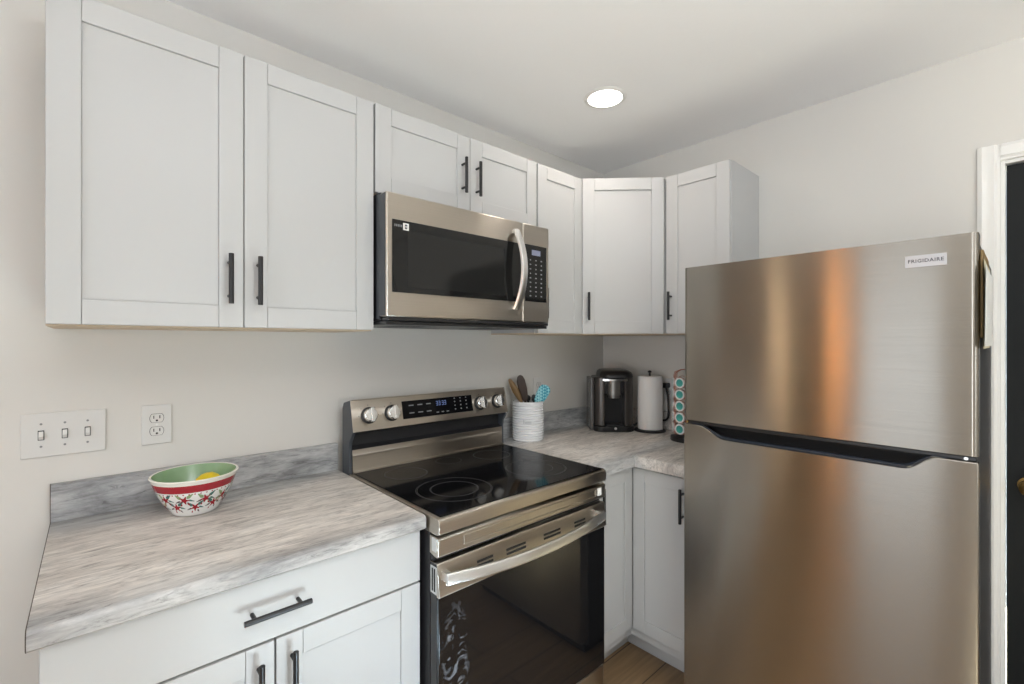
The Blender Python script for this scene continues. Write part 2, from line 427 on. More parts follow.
# window and patio door frames
wf = MB()
for x0, x1 in ((WX0, WX0 + .05), (WX1 - .05, WX1), (0.01, 0.04)): wf.box(x0, x1, YR - .09, YR - .03, WZ0, WZ1)
wf.box(WX0, WX1, YR - .09, YR - .03, WZ0, WZ0 + .05).box(WX0, WX1, YR - .09, YR - .03, WZ1 - .05, WZ1)
struct('window_1', wf, M['trimw'])
def patio_frame(y0, y1):
    pf = MB()
    for a, b in ((y0, y0 + .05), (y1 - .05, y1)): pf.box(XL - .09, XL - .03, a, b, 0, PH)
    return pf.box(XL - .09, XL - .03, y0, y1, 0, .08).box(XL - .09, XL - .03, y0, y1, PH - .06, PH)
struct('added_opening', patio_frame(QY0, QY1), M['trimw'])  # frame of the added opening, out of view
pf = patio_frame(PY0, PY1)
struct('window_2', pf, M['trimw'])
# two slim warm lamps added out of view so the fridge mirrors streaks
def streak_lamp(name, label, loc, rotz, col, power):
    t = thing(name, label, 'added lamp', loc, rotz)
    obj('back_plate', MB().box(-.04, .04, -.012, -.001, -.12, .12), M['brass'], t, bevel=.003)
    obj('arm', MB().cyl((0, -.0125, 0), (0, -.040, 0), .008), M['brass'], t)
    obj('shade', MB().lathe([(0, -.24), (.019, -.24), (.022, -.235), (.022, .235), (.019, .24), (0, .24)], 24, cy=-.0625), mat(name + '_glow', col, .5, emit=(col, power)), t)
streak_lamp('added_lamp', 'slim amber lamp added out of view at far left, mirrored by the fridge', (XL, -.47, 1.45), R(90), (1.0, .42, .12), 30)
streak_lamp('added_lamp', 'slim cream lamp added out of view at far left, beside the added brown doors', (-2.86, 0, 1.45), 0, (1.0, .74, .46), 20)
# brown doors added out of view so the fridge mirrors a darker band
M['stain'] = mat('brown_stained_wood', (0.16, 0.11, 0.07), 0.5, bump=(18, 0.2, 0.001, (10, 10, 1)))
cd = MB().box(-2.62, -1.905, -.03, -.001, .01, 2.40).box(-1.895, -1.04, -.03, -.001, .01, 2.40)
for x0, x1 in ((-2.62, -1.905), (-1.895, -1.04)):
    for z0, z1 in ((.15, 1.0), (1.12, 2.25)): cd.box(x0 + .1, x1 - .1, -.036, -.0302, z0, z1)
struct('added_doors', cd, M['stain'], bevel=.004)
cu = MB()
rows = [[(XL + .06 + .02 * math.sin(i * 1.7), -.03 - i * .023, z) for i in range(16)] for z in (.02, 2.3)]
cu.grid(rows); cu.grid([[(x - .003, y, z) for x, y, z in r_] for r_ in rows])
struct('added_drape', cu, mat('brown_drape', (0.22, 0.17, 0.11), 0.8))  # brown drape added out of view for a dark band in the fridge
# right doorway: casing, jamb, black door with brass knob
cs = MB()
CW = 0.057
prof = [(0, 0), (0, .012), (.012, .018), (.025, .014), (.042, .017), (.050, .010), (CW, .010), (CW, 0)]
# side leg nearest the fridge: profile swept vertically (outer edge at y0+CW)
cs.prism([(XR - t, DY0 + CW - s) for s, t in prof], 0, DH + CW)
cs.prism([(XR - t, DY1 - CW + s) for s, t in prof], 0, DH + CW)
hv = [(XR - t, DH + CW - s) for s, t in prof]
vA = [cs.bm.verts.new((x, DY0 - .0005, z)) for x, z in hv]; vB = [cs.bm.verts.new((x, DY1 + .0005, z)) for x, z in hv]
cs.bm.faces.new(vA); cs.bm.faces.new(vB)
for i in range(len(hv)): cs.bm.faces.new([vA[i], vA[(i + 1) % len(hv)], vB[(i + 1) % len(hv)], vB[i]])
struct('trim_1', cs, M['trimw'])
jb = MB()
jb.box(XR + .001, XR + T - .001, DY0 - .012, DY0 - .0005, 0, DH).box(XR + .001, XR + T - .001, DY1 + .0005, DY1 + .012, 0, DH)
jb.box(XR + .001, XR + T - .001, DY1 + .0125, DY0 - .0125, DH - .012, DH - .0005)
struct('trim_3', jb, M['trimw'])
dr = MB()
dx = XR + .018
dr.box(dx, dx + .035, DY1 + .015, DY0 - .015, .008, DH - .016)
d1 = struct('door_1', dr, M['doorblk'], bevel=.002)
kb = MB().lathe([(0, 0), (.030, 0), (.030, .006), (.012, .010), (.011, .028), (.022, .034), (.028, .044), (.027, .056), (.017, .064), (0, .066)], 28)
kb.xf(Matrix.Translation((dx - .0005, -1.782, .905)) @ Matrix.Rotation(R(-90), 4, 'Y'))
struct('door_knob', kb, M['brass'], parent=d1)

# baseboards hidden runs kept to what reflections can show
struct('baseboard_rear', MB().box(XL, XR, YR + .001, YR + .014, 0, .09), M['trimw'], bevel=.003)
struct('baseboard_back', MB().box(XL, -.80, -.014, -.001, 0, .09), M['trimw'], bevel=.003)

# ------------------------------------------------------------------ cabinets
CABT = .019
def bar_handle(parent, x, z, length, vertical=True, d=.0125, stand=.030, yf=-CABT):
    """T-bar pull: bar carried on two posts; yf = local y of the face it sits on"""
    mb = MB(); y = yf - stand; h = length / 2; o = h - .022
    ax = (lambda t: (x, y, z + t)) if vertical else (lambda t: (x + t, y, z))
    mb.cyl(ax(-h), ax(h), d / 2, n=20)
    for t in (-o, o):
        p = ax(t); mb.cyl((p[0], yf - .0003, p[2]), (p[0], y + .002, p[2]), .0045, n=14)
    return obj('handle', mb, M['black'], parent, bevel=.0008)

def shaker(parent, name, x0, z0, wd, ht, yb, rail=.058, fr=CABT, rec=.006, flat=False, loc=None, rotz=0):
    """a door: local x 0..wd, z 0..ht, back at y=0, face at y=-fr"""
    mb = MB()
    if flat: mb.box(0, wd, -fr, 0, 0, ht)
    else:
        g = .0006
        mb.box(0, rail, -fr, 0, 0, ht).box(wd - rail, wd, -fr, 0, 0, ht)
        mb.box(rail + g, wd - rail - g, -fr, 0, 0, rail).box(rail + g, wd - rail - g, -fr, 0, ht - rail, ht)
        mb.box(rail, wd - rail, -fr + rec, -.002, rail, ht - rail)
    return obj(name, mb, M['cab'], parent, loc=loc or (x0, yb, z0), rotz=rotz, bevel=.0011)

UZ, UT, UD = 1.435, 2.194, .305
def wall_body(root, wd, z1, depth=UD, bottom=True):
    mb = MB(); t = .012
    mb.box(0, wd, -depth, -.001, .006, z1)
    o = obj('body', mb, M['cab'], root, bevel=.0008)
    if bottom: obj('bottom_panel', MB().box(.0005, wd - .0005, -depth + .001, -.0015, 0, .0055), M['maple'], root)
    return o

# wide two-door cabinet on the left
t = thing('wall_cabinet', 'wide white two-door wall cabinet at the left, above the bowl and switches', 'cabinet', (-.772, 0, UZ))
wall_body(t, .769, UT - UZ)
d = shaker(t, 'door', .0015, .004, .3855, .752, -UD - .001); bar_handle(d, .3855 - .035, .131 - .004 + .002, .134)
d = shaker(t, 'door', .3895, .004, .378, .752, -UD - .001); bar_handle(d, .033, .131 - .004 + .002, .134)
# short cabinet over the microwave
MZ = 1.894
t = thing('wall_cabinet', 'short white two-door wall cabinet directly over the microwave', 'cabinet', (-.001, 0, MZ))
wall_body(t, .762, UT - MZ)
d = shaker(t, 'door', .003, .003, .390, .295, -UD - .001); bar_handle(d, .390 - .037, .134, .134)
d = shaker(t, 'door', .396, .003, .364, .295, -UD - .001); bar_handle(d, .028, .134, .134)
# narrow one-door cabinet
t = thing('wall_cabinet', 'narrow white wall cabinet just right of the microwave, one door', 'cabinet', (.766, 0, UZ))
wall_body(t, .300, UT - UZ)
d = shaker(t, 'door', .002, .004, .308, .752, -UD - .001); bar_handle(d, .030, .131, .134)
# diagonal corner cabinet
t = thing('corner_wall_cabinet', 'white wall cabinet set diagonally across the corner above the coffee maker', 'cabinet', (XR, 0, UZ))
pent = [(-.609, -.001), (-.001, -.001), (-.001, -.609), (-.304, -.609), (-.609, -.304)]
obj('body', MB().prism(pent, .006, UT - UZ), M['cab'], t, bevel=.0008)
obj('bottom_panel', MB().prism([(x * .998 - .0005, y * .998) for x, y in pent], 0, .0055), M['maple'], t)
dl = .305 * math.sqrt(2)
dw = .388
n = Vector((-1, -1, 0)).normalized()
st = Vector((-.609, -.304, 0)) + Vector((1, -1, 0)).normalized() * .0195 + n * .001
d = shaker(t, 'door', 0, 0, dw, .752, 0, loc=(st.x, st.y, .004), rotz=R(-45)); bar_handle(d, .028, .131, .134)
# right wall cabinet beside the fridge
t = thing('wall_cabinet', 'white one-door wall cabinet on the right wall, partly behind the fridge top', 'cabinet', (XR, -.611, UZ), R(-90))
wall_body(t, .303, UT - UZ)
d = shaker(t, 'door', .002, .004, .299, .752, -UD - .001); bar_handle(d, .027, .131, .134)

# base cabinet, left
BH = .868
t = thing('base_cabinet', 'white base cabinet with one drawer over two doors, left of the stove', 'cabinet', (-.764, 0, 0))
obj('body', MB().box(0, .757, -.605, -.003, .105, BH), M['cab'], t, bevel=.001)
obj('toe_kick', MB().box(.0, .757, -.53, -.003, 0, .104), M['cab'], t)
d = shaker(t, 'drawer', .002, .727, .753, .144, -.606, flat=True); bar_handle(d, .377, .0705, .140, vertical=False, d=.012, stand=.032)
d = shaker(t, 'door', .002, .110, .375, .611, -.606); bar_handle(d, .375 - .033, .611 - .095, .134)
d = shaker(t, 'door', .381, .110, .374, .611, -.606); bar_handle(d, .033, .611 - .095, .134)
# corner base cabinet
t = thing('corner_base_cabinet', 'white L-shaped corner base cabinet with two doors, between the stove and fridge', 'cabinet', (XR, 0, 0))
fx, fy = 1.077 - XR, -.60
lpoly = [(.766 - XR, -.003), (-.003, -.003), (-.003, -.925), (fx, -.925), (fx, fy), (.766 - XR, fy)]
obj('body', MB().prism(lpoly, .105, BH - .006), M['cab'], t, bevel=.001)
lk = [(.766 - XR, -.003), (-.003, -.003), (-.003, -.925), (1.163 - XR, -.925), (1.163 - XR, -.525), (.766 - XR, -.525)]
obj('toe_kick', MB().prism(lk, 0, .104), M['cab'], t)
dh = .852 - .150
d = shaker(t, 'door', 0, 0, 1.055 - .768, dh, 0, rail=.055, loc=(.768 - XR, fy - .001, .150)); bar_handle(d, .045, dh - .105, .136)
d = shaker(t, 'door', 0, 0, .285, dh, 0, rail=.055, loc=(fx - .001, -.622, .150), rotz=R(-90)); bar_handle(d, .233, dh - .105, .136)

# ------------------------------------------------------------------ countertops
CZ = .914
t = thing('countertop', 'grey stone-look laminate countertop left of the stove, under the floral bowl', 'countertop', (-.778, 0, 0))
edge = [(-.001, BH + .006), (-.640, BH + .006), (-.648, BH + .012), (-.648, CZ - .012)] + \
       [(-.636 - .012 * math.sin(R(a)) if a else -.636, CZ - .012 + .012 * math.cos(R(a))) for a in (70, 45, 20)] + [(-.636, CZ), (-.001, CZ)]
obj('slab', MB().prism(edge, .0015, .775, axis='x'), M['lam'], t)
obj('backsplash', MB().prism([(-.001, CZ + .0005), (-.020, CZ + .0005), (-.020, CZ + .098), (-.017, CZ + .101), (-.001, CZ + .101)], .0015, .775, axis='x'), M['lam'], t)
e2 = MB().prism([(y - .0004 if y < -.6 else y, z) for y, z in edge], 0, .0013, axis='x')
e2.box(0, .0013, -.0203, -.001, CZ, CZ + .1015)
obj('edge_seam', e2, M['seam'], t)
t = thing('countertop', 'grey stone-look laminate L-shaped countertop in the corner, under the coffee maker', 'countertop', (XR, 0, 0))
def rounded_l():
    mb = MB(); x0 = .762 - XR; ix, iy = 1.029 - XR, -.648
    lv = [(0, BH - .004), (0.0, CZ - .012), (.0035, CZ - .0035), (.012, CZ)]   # inset, z
    rings = []
    for ins, z in lv:
        rings.append([mb.bm.verts.new(p) for p in ((x0, -.001, z), (-.001, -.001, z), (-.001, -.932, z), (ix + ins, -.932, z), (ix + ins, iy + ins, z), (x0, iy + ins, z))])
    for a, b in zip(rings, rings[1:]):
        for i in range(6): mb.bm.faces.new([a[i], a[(i + 1) % 6], b[(i + 1) % 6], b[i]])
    mb.bm.faces.new(rings[0]); mb.bm.faces.new(rings[-1]); return mb
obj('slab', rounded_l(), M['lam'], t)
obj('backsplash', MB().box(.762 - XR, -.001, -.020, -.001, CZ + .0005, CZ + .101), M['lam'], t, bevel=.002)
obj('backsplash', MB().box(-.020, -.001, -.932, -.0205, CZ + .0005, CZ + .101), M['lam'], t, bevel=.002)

# ------------------------------------------------------------------ stove
t = thing('stove', 'stainless steel electric stove with black glass cooktop and oven door', 'stove', (.003, 0, 0))
SW = .751
obj('body', MB().box(.002, SW - .002, -.655, -.02, .03, .868), M['blackmat'], t, bevel=.002)
for x in (.05, SW - .05):
    for y in (-.08, -.60): obj('foot', MB().cyl((x, y, 0), (x, y, .0295), .018), M['blackpl'], t)
# backguard: grey end caps, steel riser, black recess, sloped control panel
pb = [(-.050, .870), (-.112, .870), (-.108, 1.000), (-.085, 1.012), (-.085, 1.055), (-.140, 1.070), (-.114, 1.183), (-.062, 1.170), (-.050, 1.145)]
bg_ = MB().prism(pb, .0125, SW - .0125, axis='x')
obj('backguard', bg_, M['blackmat'], t)
for x0, x1 in ((0, .012), (SW - .012, SW)):
    obj('end_cap', MB().prism([(-.048, .870), (-.113, .870), (-.109, 1.002), (-.112, 1.03), (-.142, 1.070), (-.115, 1.185), (-.060, 1.172), (-.048, 1.150)], x0, x1, axis='x'), M['greyside'], t, bevel=.002)
obj('riser_panel', MB().prism([(-.1085, 1.0), (-.1125, .917), (-.1145, .917), (-.1105, 1.0)], .0125, SW - .0125, axis='x'), M['steel'], t)
# control panel plate: frame on the slope. origin bottom-left of slope
pa, pc = Vector((0, -.140, 1.070)), Vector((0, -.114, 1.183))
upv = (pc - pa).normalized(); outv = Vector((1, 0, 0)).cross(upv); 
def slope(x, s, o):   # x across, s up along slope, o out of it
    return Matrix.Translation(pa) @ Matrix(((1, 0, 0, x), (0, upv.y, outv.y, upv.y * s + outv.y * o), (0, upv.z, outv.z, upv.z * s + outv.z * o), (0, 0, 0, 1)))
SL = (pc - pa).length
F0 = slope(0, 0, 0)
panel = obj('control_panel', MB().box(.0015, SW - .0015, 0, SL, .0005, .004).xf(F0), M['steel'], t, bevel=.0012)
obj('top_trim', MB().prism([(-.1145, 1.1835), (-.1145, 1.186), (-.060, 1.173), (-.060, 1.1705)], .0125, SW - .0125, axis='x'), M['steel'], t)
disp = obj('display', MB().box(.205, .548, .026, SL - .020, .0043, .006).xf(F0), M['glassblk'], panel, bevel=.0008)
keys = [(gx - .011, gx + .011, gz, gz + .004) for gx in (.245, .285, .325) for gz in (.045, .075)]
keys += [(gx - .006, gx + .006, .036, .040) for gx in (.365, .39, .415)]
keys += [(gx - .003, gx + .003, gz, gz + .005) for gx in (.455, .485, .515) for gz in (.040, .056, .072, .086)]
for a, b_, c_, e_ in keys: obj('touch_key', MB().box(a, b_, c_, e_, .0061, .0064).xf(F0), M['mark'], panel)
ld = MB()
for i, gx in enumerate((.366, .378, .394, .406)):
    for (a, b_, c_, e_) in ((-.004, .004, .066, .068), (-.004, .004, .074, .076), (-.004, .004, .082, .084)): ld.box(gx + a, gx + b_, c_, e_, .0061, .0064)
    ld.box(gx + .003, gx + .0045, .066, .084, .0061, .0064)
obj('clock_digits', ld.xf(F0), M['led'], panel)
for kx in (.066, .160, .590, .690):
    fr = slope(kx, .056, .004)
    k = MB().lathe([(0, 0), (.031, 0), (.031, .007), (.028, .010), (0, .010)], 36)
    k.lathe([(.0260, .0095), (.0255, .024), (.0225, .0275), (0, .028)], 36, mi=lambda i: 1)
    k.box(-.006, .006, -.0255, .0255, .022, .041, mi=1)
    obj('knob', k.xf(fr), [M['blackpl'], M['knobface']], t, bevel=.001)
for kx in (.066, .160, .590, .690):
    for a in range(0, 360, 45):
        if a in (225, 270, 315): continue
        q = (kx + .0385 * math.cos(R(a)), .056 + .0385 * math.sin(R(a)))
        obj('dial_mark', MB().box(q[0] - .0015, q[0] + .0015, q[1] - .0015, q[1] + .0015, .0041, .0043).xf(F0), M['ink'], panel)
# cooktop: steel rim with black glass
rim = MB()
rim.prism([(-.113, .869), (-.690, .869), (-.702, .873), (-.704, .900), (-.700, .912), (-.690, .9155), (-.113, .9155)], 0, SW, axis='x')
obj('cooktop_rim', rim, M['steel'], t, bevel=.0015)
glass = obj('cooktop_glass', MB().box(.012, SW - .012, -.690, -.125, .9157, .9185), M['glassblk'], t, bevel=.001)
obj('rear_trim', MB().box(.012, SW - .012, -.1245, -.1150, .9157, .924), M['steel'], t, bevel=.001)
def ring_mark(x, y, radii):
    mb = MB()
    for r in radii:
        n = 64; a = [(x + r * math.cos(2 * PI * i / n), y + r * math.sin(2 * PI * i / n)) for i in range(n)]
        b = [(x + (r - .0016) * math.cos(2 * PI * i / n), y + (r - .0016) * math.sin(2 * PI * i / n)) for i in range(n)]
        for z in (.9187,):
            va = [mb.bm.verts.new((*p, z)) for p in a]; vb = [mb.bm.verts.new((*p, z)) for p in b]
            for i in range(n): mb.bm.faces.new([va[i], va[(i + 1) % n], vb[(i + 1) % n], vb[i]])
    return obj('burner_ring', mb, M['ring'], glass)
ring_mark(.183, -.515, (.125, .121, .080, .077))
ring_mark(.560, -.515, (.117, .113, .066))
ring_mark(.155, -.250, (.078, .075))
ring_mark(.565, -.245, (.080, .077))
ring_mark(.372, -.205, (.052,))
# manifold panel under the cooktop with its long pressed recess
mp_ = MB()
mp_.prism([(-.655, .812), (-.690, .806), (-.698, .812), (-.700, .858), (-.690, .8625), (-.655, .8625)], .001, SW - .001, axis='x')
man = obj('front_panel', mp_, M['steel'], t, bevel=.0015)
# the recess is a shallow picture-frame of ridges
rf = MB()
for (x0, x1, z0, z1) in ((.085, .690, .848, .8515), (.085, .690, .823, .8265), (.085, .0885, .8265, .848), (.6865, .690, .8265, .848)):
    rf.box(x0, x1, -.7024, -.6995, z0, z1)
obj('pressed_ridge', rf, M['steel'], man, bevel=.0007)
obj('clip_tab', MB().box(.700, .722, -.7018, -.6997, .824, .852), M['trimw'], man)
obj('end_vent', MB().box(-.0003, .0009, -.690, -.668, .822, .860), M['chrome'], man)
obj('door_gap_seal', MB().box(.004, SW - .004, -.672, -.656, .792, .8055), M['blackpl'], t)
# oven door
door = obj('oven_door', MB().box(.002, SW - .002, -.690, -.658, .176, .789), M['blackpl'], t, bevel=.002)
sp = MB()
sp.prism([(-.6585, .7895), (-.690, .7905), (-.694, .786), (-.704, .704), (-.701, .700), (-.6905, .700), (-.6905, .7885), (-.6585, .7885)], .001, SW - .001, axis='x')
obj('door_top_trim', sp, M['steel'], door, bevel=.001)
obj('door_glass', MB().box(.004, SW - .004, -.697, -.6905, .180, .6985), M['blotch'], door, bevel=.0012)
obj('door_edge', MB().box(.0005, .0018, -.690, -.660, .705, .78), M['chrome'], door)
for cx_, wv in ((.165, .06), (.290, .082), (.455, .082), (.600, .06)):
    vs = MB()
    for k in range(2):
        z = .742 + k * .012; yy = -.7015 + (z - .704) * .122
        vs.box(cx_ - wv / 2, cx_ + wv / 2, yy - .0035, yy + .002, z, z + .0065)
    obj('vent_slots', vs, M['slot'], door)
es = MB()
for k in (0, 1): es.box(-.0003, .0009, -.684 + k * .011, -.678 + k * .011, .712, .775)
obj('edge_slots', es, M['slot'], door)
hd = MB()
hp = []
for i in range(25):
    u = i / 24; x = .012 + u * (.712 - .012); b = 1 - (2 * u - 1) ** 2
    hp.append((x, -.722 - .032 * b, .757 - .012 * b))
rows = []
for p in hp:
    x, y, z = p
    rows.append([(x, y + .005, z + .016), (x, y - .002, z + .0155), (x, y - .0065, z + .010), (x, y - .009, z - .012), (x, y - .006, z - .016), (x, y + .005, z - .016), (x, y + .005, z + .016)])
hd.grid(rows)
hd.poly(rows[0][:-1]); hd.poly(rows[-1][:-1])
bmesh.ops.remove_doubles(hd.bm, verts=hd.bm.verts, dist=1e-5)
for x in (.022, .702): hd.box(x - .009, x + .009, -.722, -.694, .747, .770)
obj('handle', hd, M['chrome'], door, bevel=.0008)
obj('storage_drawer', MB().box(.002, SW - .002, -.692, -.656, .045, .170), M['steel'], t, bevel=.003)

# ------------------------------------------------------------------ microwave
t = thing('microwave', 'stainless over-the-range microwave hung above the stove', 'microwave', (.003, 0, 1.455))
MW = .755; m0 = 1.455
obj('body', MB().box(.002, MW - .002, -.352, -.003, .014, MZ - m0 - .004), M['blackmat'], t, bevel=.002)
obj('side_rail', MB().box(0, .0018, -.352, -.330, .02, MZ - m0 - .006), M['greyside'], t)
fz0, fz1 = 1.480 - m0, 1.884 - m0
fz = MB().box(0, .600, -.400, -.353, fz0 + .001, fz1)
fr_door = obj('door', fz, M['steel'], t, bevel=.004)
obj('door_edge', MB().box(-.001, -.0002, -.392, -.353, fz0 + .004, fz1 - .004), M['greyside'], fr_door)
obj('door_window', MB().box(.020, .590, -.4025, -.4003, 1.561 - m0, 1.797 - m0), M['mwglass'], fr_door, bevel=.0009)
obj('window_screen', MB().box(.075, .500, -.4030, -.4026, 1.580 - m0, 1.765 - m0), M['mwmesh'], fr_door)
ctl = obj('control_panel', MB().box(.6015, MW, -.400, -.353, fz0 + .001, fz1), M['steel'], t, bevel=.004)
obj('keypad', MB().box(.612, .738, -.4025, -.4003, 1.566 - m0, 1.800 - m0), M['mwglass'], ctl, bevel=.0009)
obj('display', MB().box(.650, .700, -.4030, -.4026, 1.758 - m0, 1.780 - m0), M['lcd'], ctl)
for r_ in range(9):
    for c_ in range(3):
        z = 1.735 - r_ * .0185 - m0; x = .640 + c_ * .032
        ww = .009 if (r_ + c_) % 3 else .006
        obj('touch_key', MB().box(x - ww / 2 + .002, x + ww / 2 + .002, -.4029, -.4026, z, z + .005), M['mark'], ctl)
st_ = MB().box(.058, .079, -.4033, -.4026, 1.766 - m0, 1.789 - m0)
st_.box(.064, .073, -.4036, -.4034, 1.770 - m0, 1.785 - m0, mi=1)
st_.box(.066, .071, -.4038, -.4037, 1.776 - m0, 1.779 - m0, mi=0)
for k in range(5): st_.box(.027 + k * .006, .0305 + k * .006, -.4029, -.4026, 1.774 - m0, 1.782 - m0, mi=2)
obj('sticker', st_, [M['sheet'], M['ink'], M['mark']], fr_door)
hb = MB(); rows = []
for i in range(29):
    u = i / 28; b = 1 - (2 * u - 1) ** 2
    z = 1.528 + u * (1.846 - 1.528) - m0; x = .553 + .010 * b; y = -.414 - .038 * b
    wdt = .0165
    rows.append([(x - wdt, y + .004, z), (x - wdt * .8, y - .004, z), (x, y - .007, z), (x + wdt * .8, y - .004, z), (x + wdt, y + .004, z), (x, y + .006, z), (x - wdt, y + .004, z)])
hb.grid(rows); hb.poly(rows[0][:-1]); hb.poly(rows[-1][:-1])
bmesh.ops.remove_doubles(hb.bm, verts=hb.bm.verts, dist=1e-5)
for z in (1.536, 1.838): hb.box(.543, .563, -.416, -.4005, z - m0 - .006, z - m0 + .006)
obj('handle', hb, M['chrome'], fr_door, bevel=.0006)
gr = MB().box(.004, MW - .004, -.392, -.020, .0005, .0125)
obj('grease_tray', gr, M['blackpl'], t, bevel=.002)
for x0, x1 in ((.10, .26), (.48, .64)):
    gv = MB()
    for k in range(7): gv.box(x0 + k * .023, x0 + k * .023 + .016, -.30, -.13, -.0012, .0003)
    obj('filter_mesh', gv, M['greyside'], t)
obj('bottom_lip', MB().box(.006, MW - .006, -.402, -.356, .0130, fz0 - .0005), M['blackpl'], t, bevel=.002)

# ------------------------------------------------------------------ fridge
FX, FW = .900, .756
t = thing('refrigerator', 'large stainless top-freezer refrigerator against the right wall', 'refrigerator', (1.640, -.9385, 0), R(-90))
FD = 1.640 - FX                                 # door face at local y = -FD
obj('body', MB().box(.003, FW - .003, -FD + .062, 0, .03, 1.655), M['darkmetal'], t, bevel=.004)
obj('base_grille', MB().box(.01, FW - .01, -FD + .045, -.02, .004, .0295), M['blackpl'], t)
def door_plan(w_, fd, th, r=.012):
    return [(0, -fd + th)] + [(r - r * math.cos(R(a)), -fd + r - r * math.sin(R(a))) for a in (0, 25, 50, 75, 90)] + \
           [(w_ - r + r * math.sin(R(a)), -fd + r - r * math.cos(R(a))) for a in (0, 25, 50, 75, 90)] + [(w_, -fd + th)]
fz_ = obj('freezer_door', MB().prism(door_plan(FW, FD, .055), 1.1185, 1.667), [M['fridgesteel']], t, smooth=50, flatten=True)
obj('door_gasket', MB().box(.012, FW - .012, -FD + .0553, -FD + .0617, 1.122, 1.652), M['gasket'], t)
# fridge door with the scooped pocket handle cut from its top edge
zt, zl = 1.1045, 1.066
x1, x2, x3, x4 = .050, .150, .612, .682
out = [(0, .060), (FW, .060), (FW, zt), (x4, zt)]
def sstep(a, b, za, zb, n=10):
    return [(a + (b - a) * i / n, za + (zb - za) * (0.5 - 0.5 * math.cos(PI * i / n))) for i in range(1, n + 1)]
right = sstep(x4, x3, zt, zl); left = sstep(x2, x1, zl, zt)
out += right + [(x2, zl)] + left + [(0, zt)]
fd_mb = MB().prism(out, -FD, -FD + .030, axis='y')
fd_mb.box(0, FW, -FD + .0302, -FD + .055, .060, 1.060)
fdr = obj('fridge_door', fd_mb, M['fridgesteel'], t, bevel=.003)
obj('door_gasket', MB().box(.012, FW - .012, -FD + .0553, -FD + .0617, .07, 1.098), M['gasket'], t)
pk = MB()
pk.prism([(-FD + .0303, 1.0605), (-FD + .054, 1.0605), (-FD + .054, 1.103), (-FD + .0455, 1.103), (-FD + .042, 1.085), (-FD + .0303, 1.072)], .030, FW - .020, axis='x')
obj('handle_pocket', pk, M['blackpl'], fdr)
curve = [(x1 - .02, zt - .0005)] + list(reversed([(a, b) for a, b in left])) + [(x2 + (x3 - x2) * i / 20, zl) for i in range(1, 20)] + list(reversed(right)) + [(x4 + .02, zt - .0005)]
cv = [(a, -FD + .004, b + .0028) for a, b in curve]
lip = MB(); rr = []
for i, p in enumerate(cv):
    f = min(1, max(0, (1.1045 - p[2] + .003) / .03)); rr.append(.0022 + .0045 * f)
lip.tube(cv, rr, 10)
obj('handle_lip', lip, mat('handle_lip_gloss', (0.02, 0.025, 0.035), 0.12), fdr)
obj('gap_strip', MB().box(.004, FW - .004, -FD + .006, -FD + .054, 1.1058, 1.1172), M['blackpl'], t, bevel=.002)
pivot = MB().cyl((FW - .022, -FD + .004, 1.1115), (FW - .022, -FD + .0005, 1.1115), .004)
obj('hinge_pin', pivot, M['chrome'], t)
pl_ = MB().cyl((.012, -FD + .006, 1.1115), (.012, -FD + .001, 1.1115), .004)
obj('hinge_pin', pl_, M['brass'], t)
bd = MB().box(.619, .700, -FD - .0025, -FD - .0002, 1.594, 1.624)
bfr = Matrix.Translation((.6595, -FD - .0026, 1.609)) @ Matrix.Rotation(R(90), 4, 'X')
bd.text('FRIGIDAIRE', .0125, .0003, bfr, mi=1, spacing=1.12)
obj('name_badge', bd, [M['silver'], M['ink']], fz_)
hg = MB().prism([(.690, -FD + .056), (.745, -FD + .056), (.745, -FD + .12), (.700, -FD + .12)], 1.6605, 1.671)
obj('hinge_cover', hg, M['blackpl'], t, bevel=.003)

# clipboard and papers held on the fridge side facing the doorway
t = thing('clipboard', 'brown clipboard with white and cream papers hung on the doorway side of the fridge', 'clipboard', (1.10, -1.6950, 1.34))
obj('board', MB().prism([(-.16, .07), (.13, .07), (.13, .262), (.115, .290), (-.145, .290), (-.16, .275)], -.0055, -.0005, axis='y'), M['board'], t, bevel=.001)
def sheet(mb, x0, x1, z0, z1, y, curl):
    rows = []
    for i in range(9):
        u = i / 8; rows.append([(x0 + (x1 - x0) * j / 6, y - curl * (u * .3 + (j / 6 - .5) ** 2 * .8), z0 + (z1 - z0) * u) for j in range(7)])
    mb.grid(rows); mb.grid([[(p[0], p[1] + .0006, p[2]) for p in r] for r in rows]); return mb
obj('paper', sheet(MB(), -.19, .10, .042, .262, -.0066, .004), M['sheet2'], t)
obj('paper', sheet(MB(), -.215, .165, .048, .245, -.0088, .008), M['sheet'], t)

# ------------------------------------------------------------------ wall plates
def duplex(name, label, loc, rotz, group=None):
    t = thing(name, label, 'outlet', loc, rotz)
    obj('cover_plate', MB().box(-.0365, .0365, -.0055, -.0005, -.059, .059), M['plate'], t, bevel=.002)
    for s in (-1, 1):
        z = s * .0195
        f = MB(); pts = [(.0165 * math.cos(R(a)), max(-.0125, min(.0125, .0175 * math.sin(R(a)))) + z) for a in range(0, 360, 15)]
        f.prism(pts, -.0075, -.0057, axis='y')
        so = obj('socket', f, M['plate'], t)
        g_ = MB().prism([((x) * 1.07, (y_ - z) * 1.07 + z) for x, y_ in pts], -.0062, -.0056, axis='y')
        obj('socket_outline', g_, M['slot'], so)
        sl = MB().box(-.0085, -.0062, -.0079, -.0076, z - .001, z + .008).box(.0058, .0085, -.0079, -.0076, z - .001, z + .008)
        sl.cyl((0, -.0076, z - .0068), (0, -.0079, z - .0068), .003, n=12)
        obj('slots', sl, M['slot'], so)
    obj('screw', MB().cyl((0, -.0057, 0), (0, -.0068, 0), .003, n=12), M['chrome'], t)
    return t
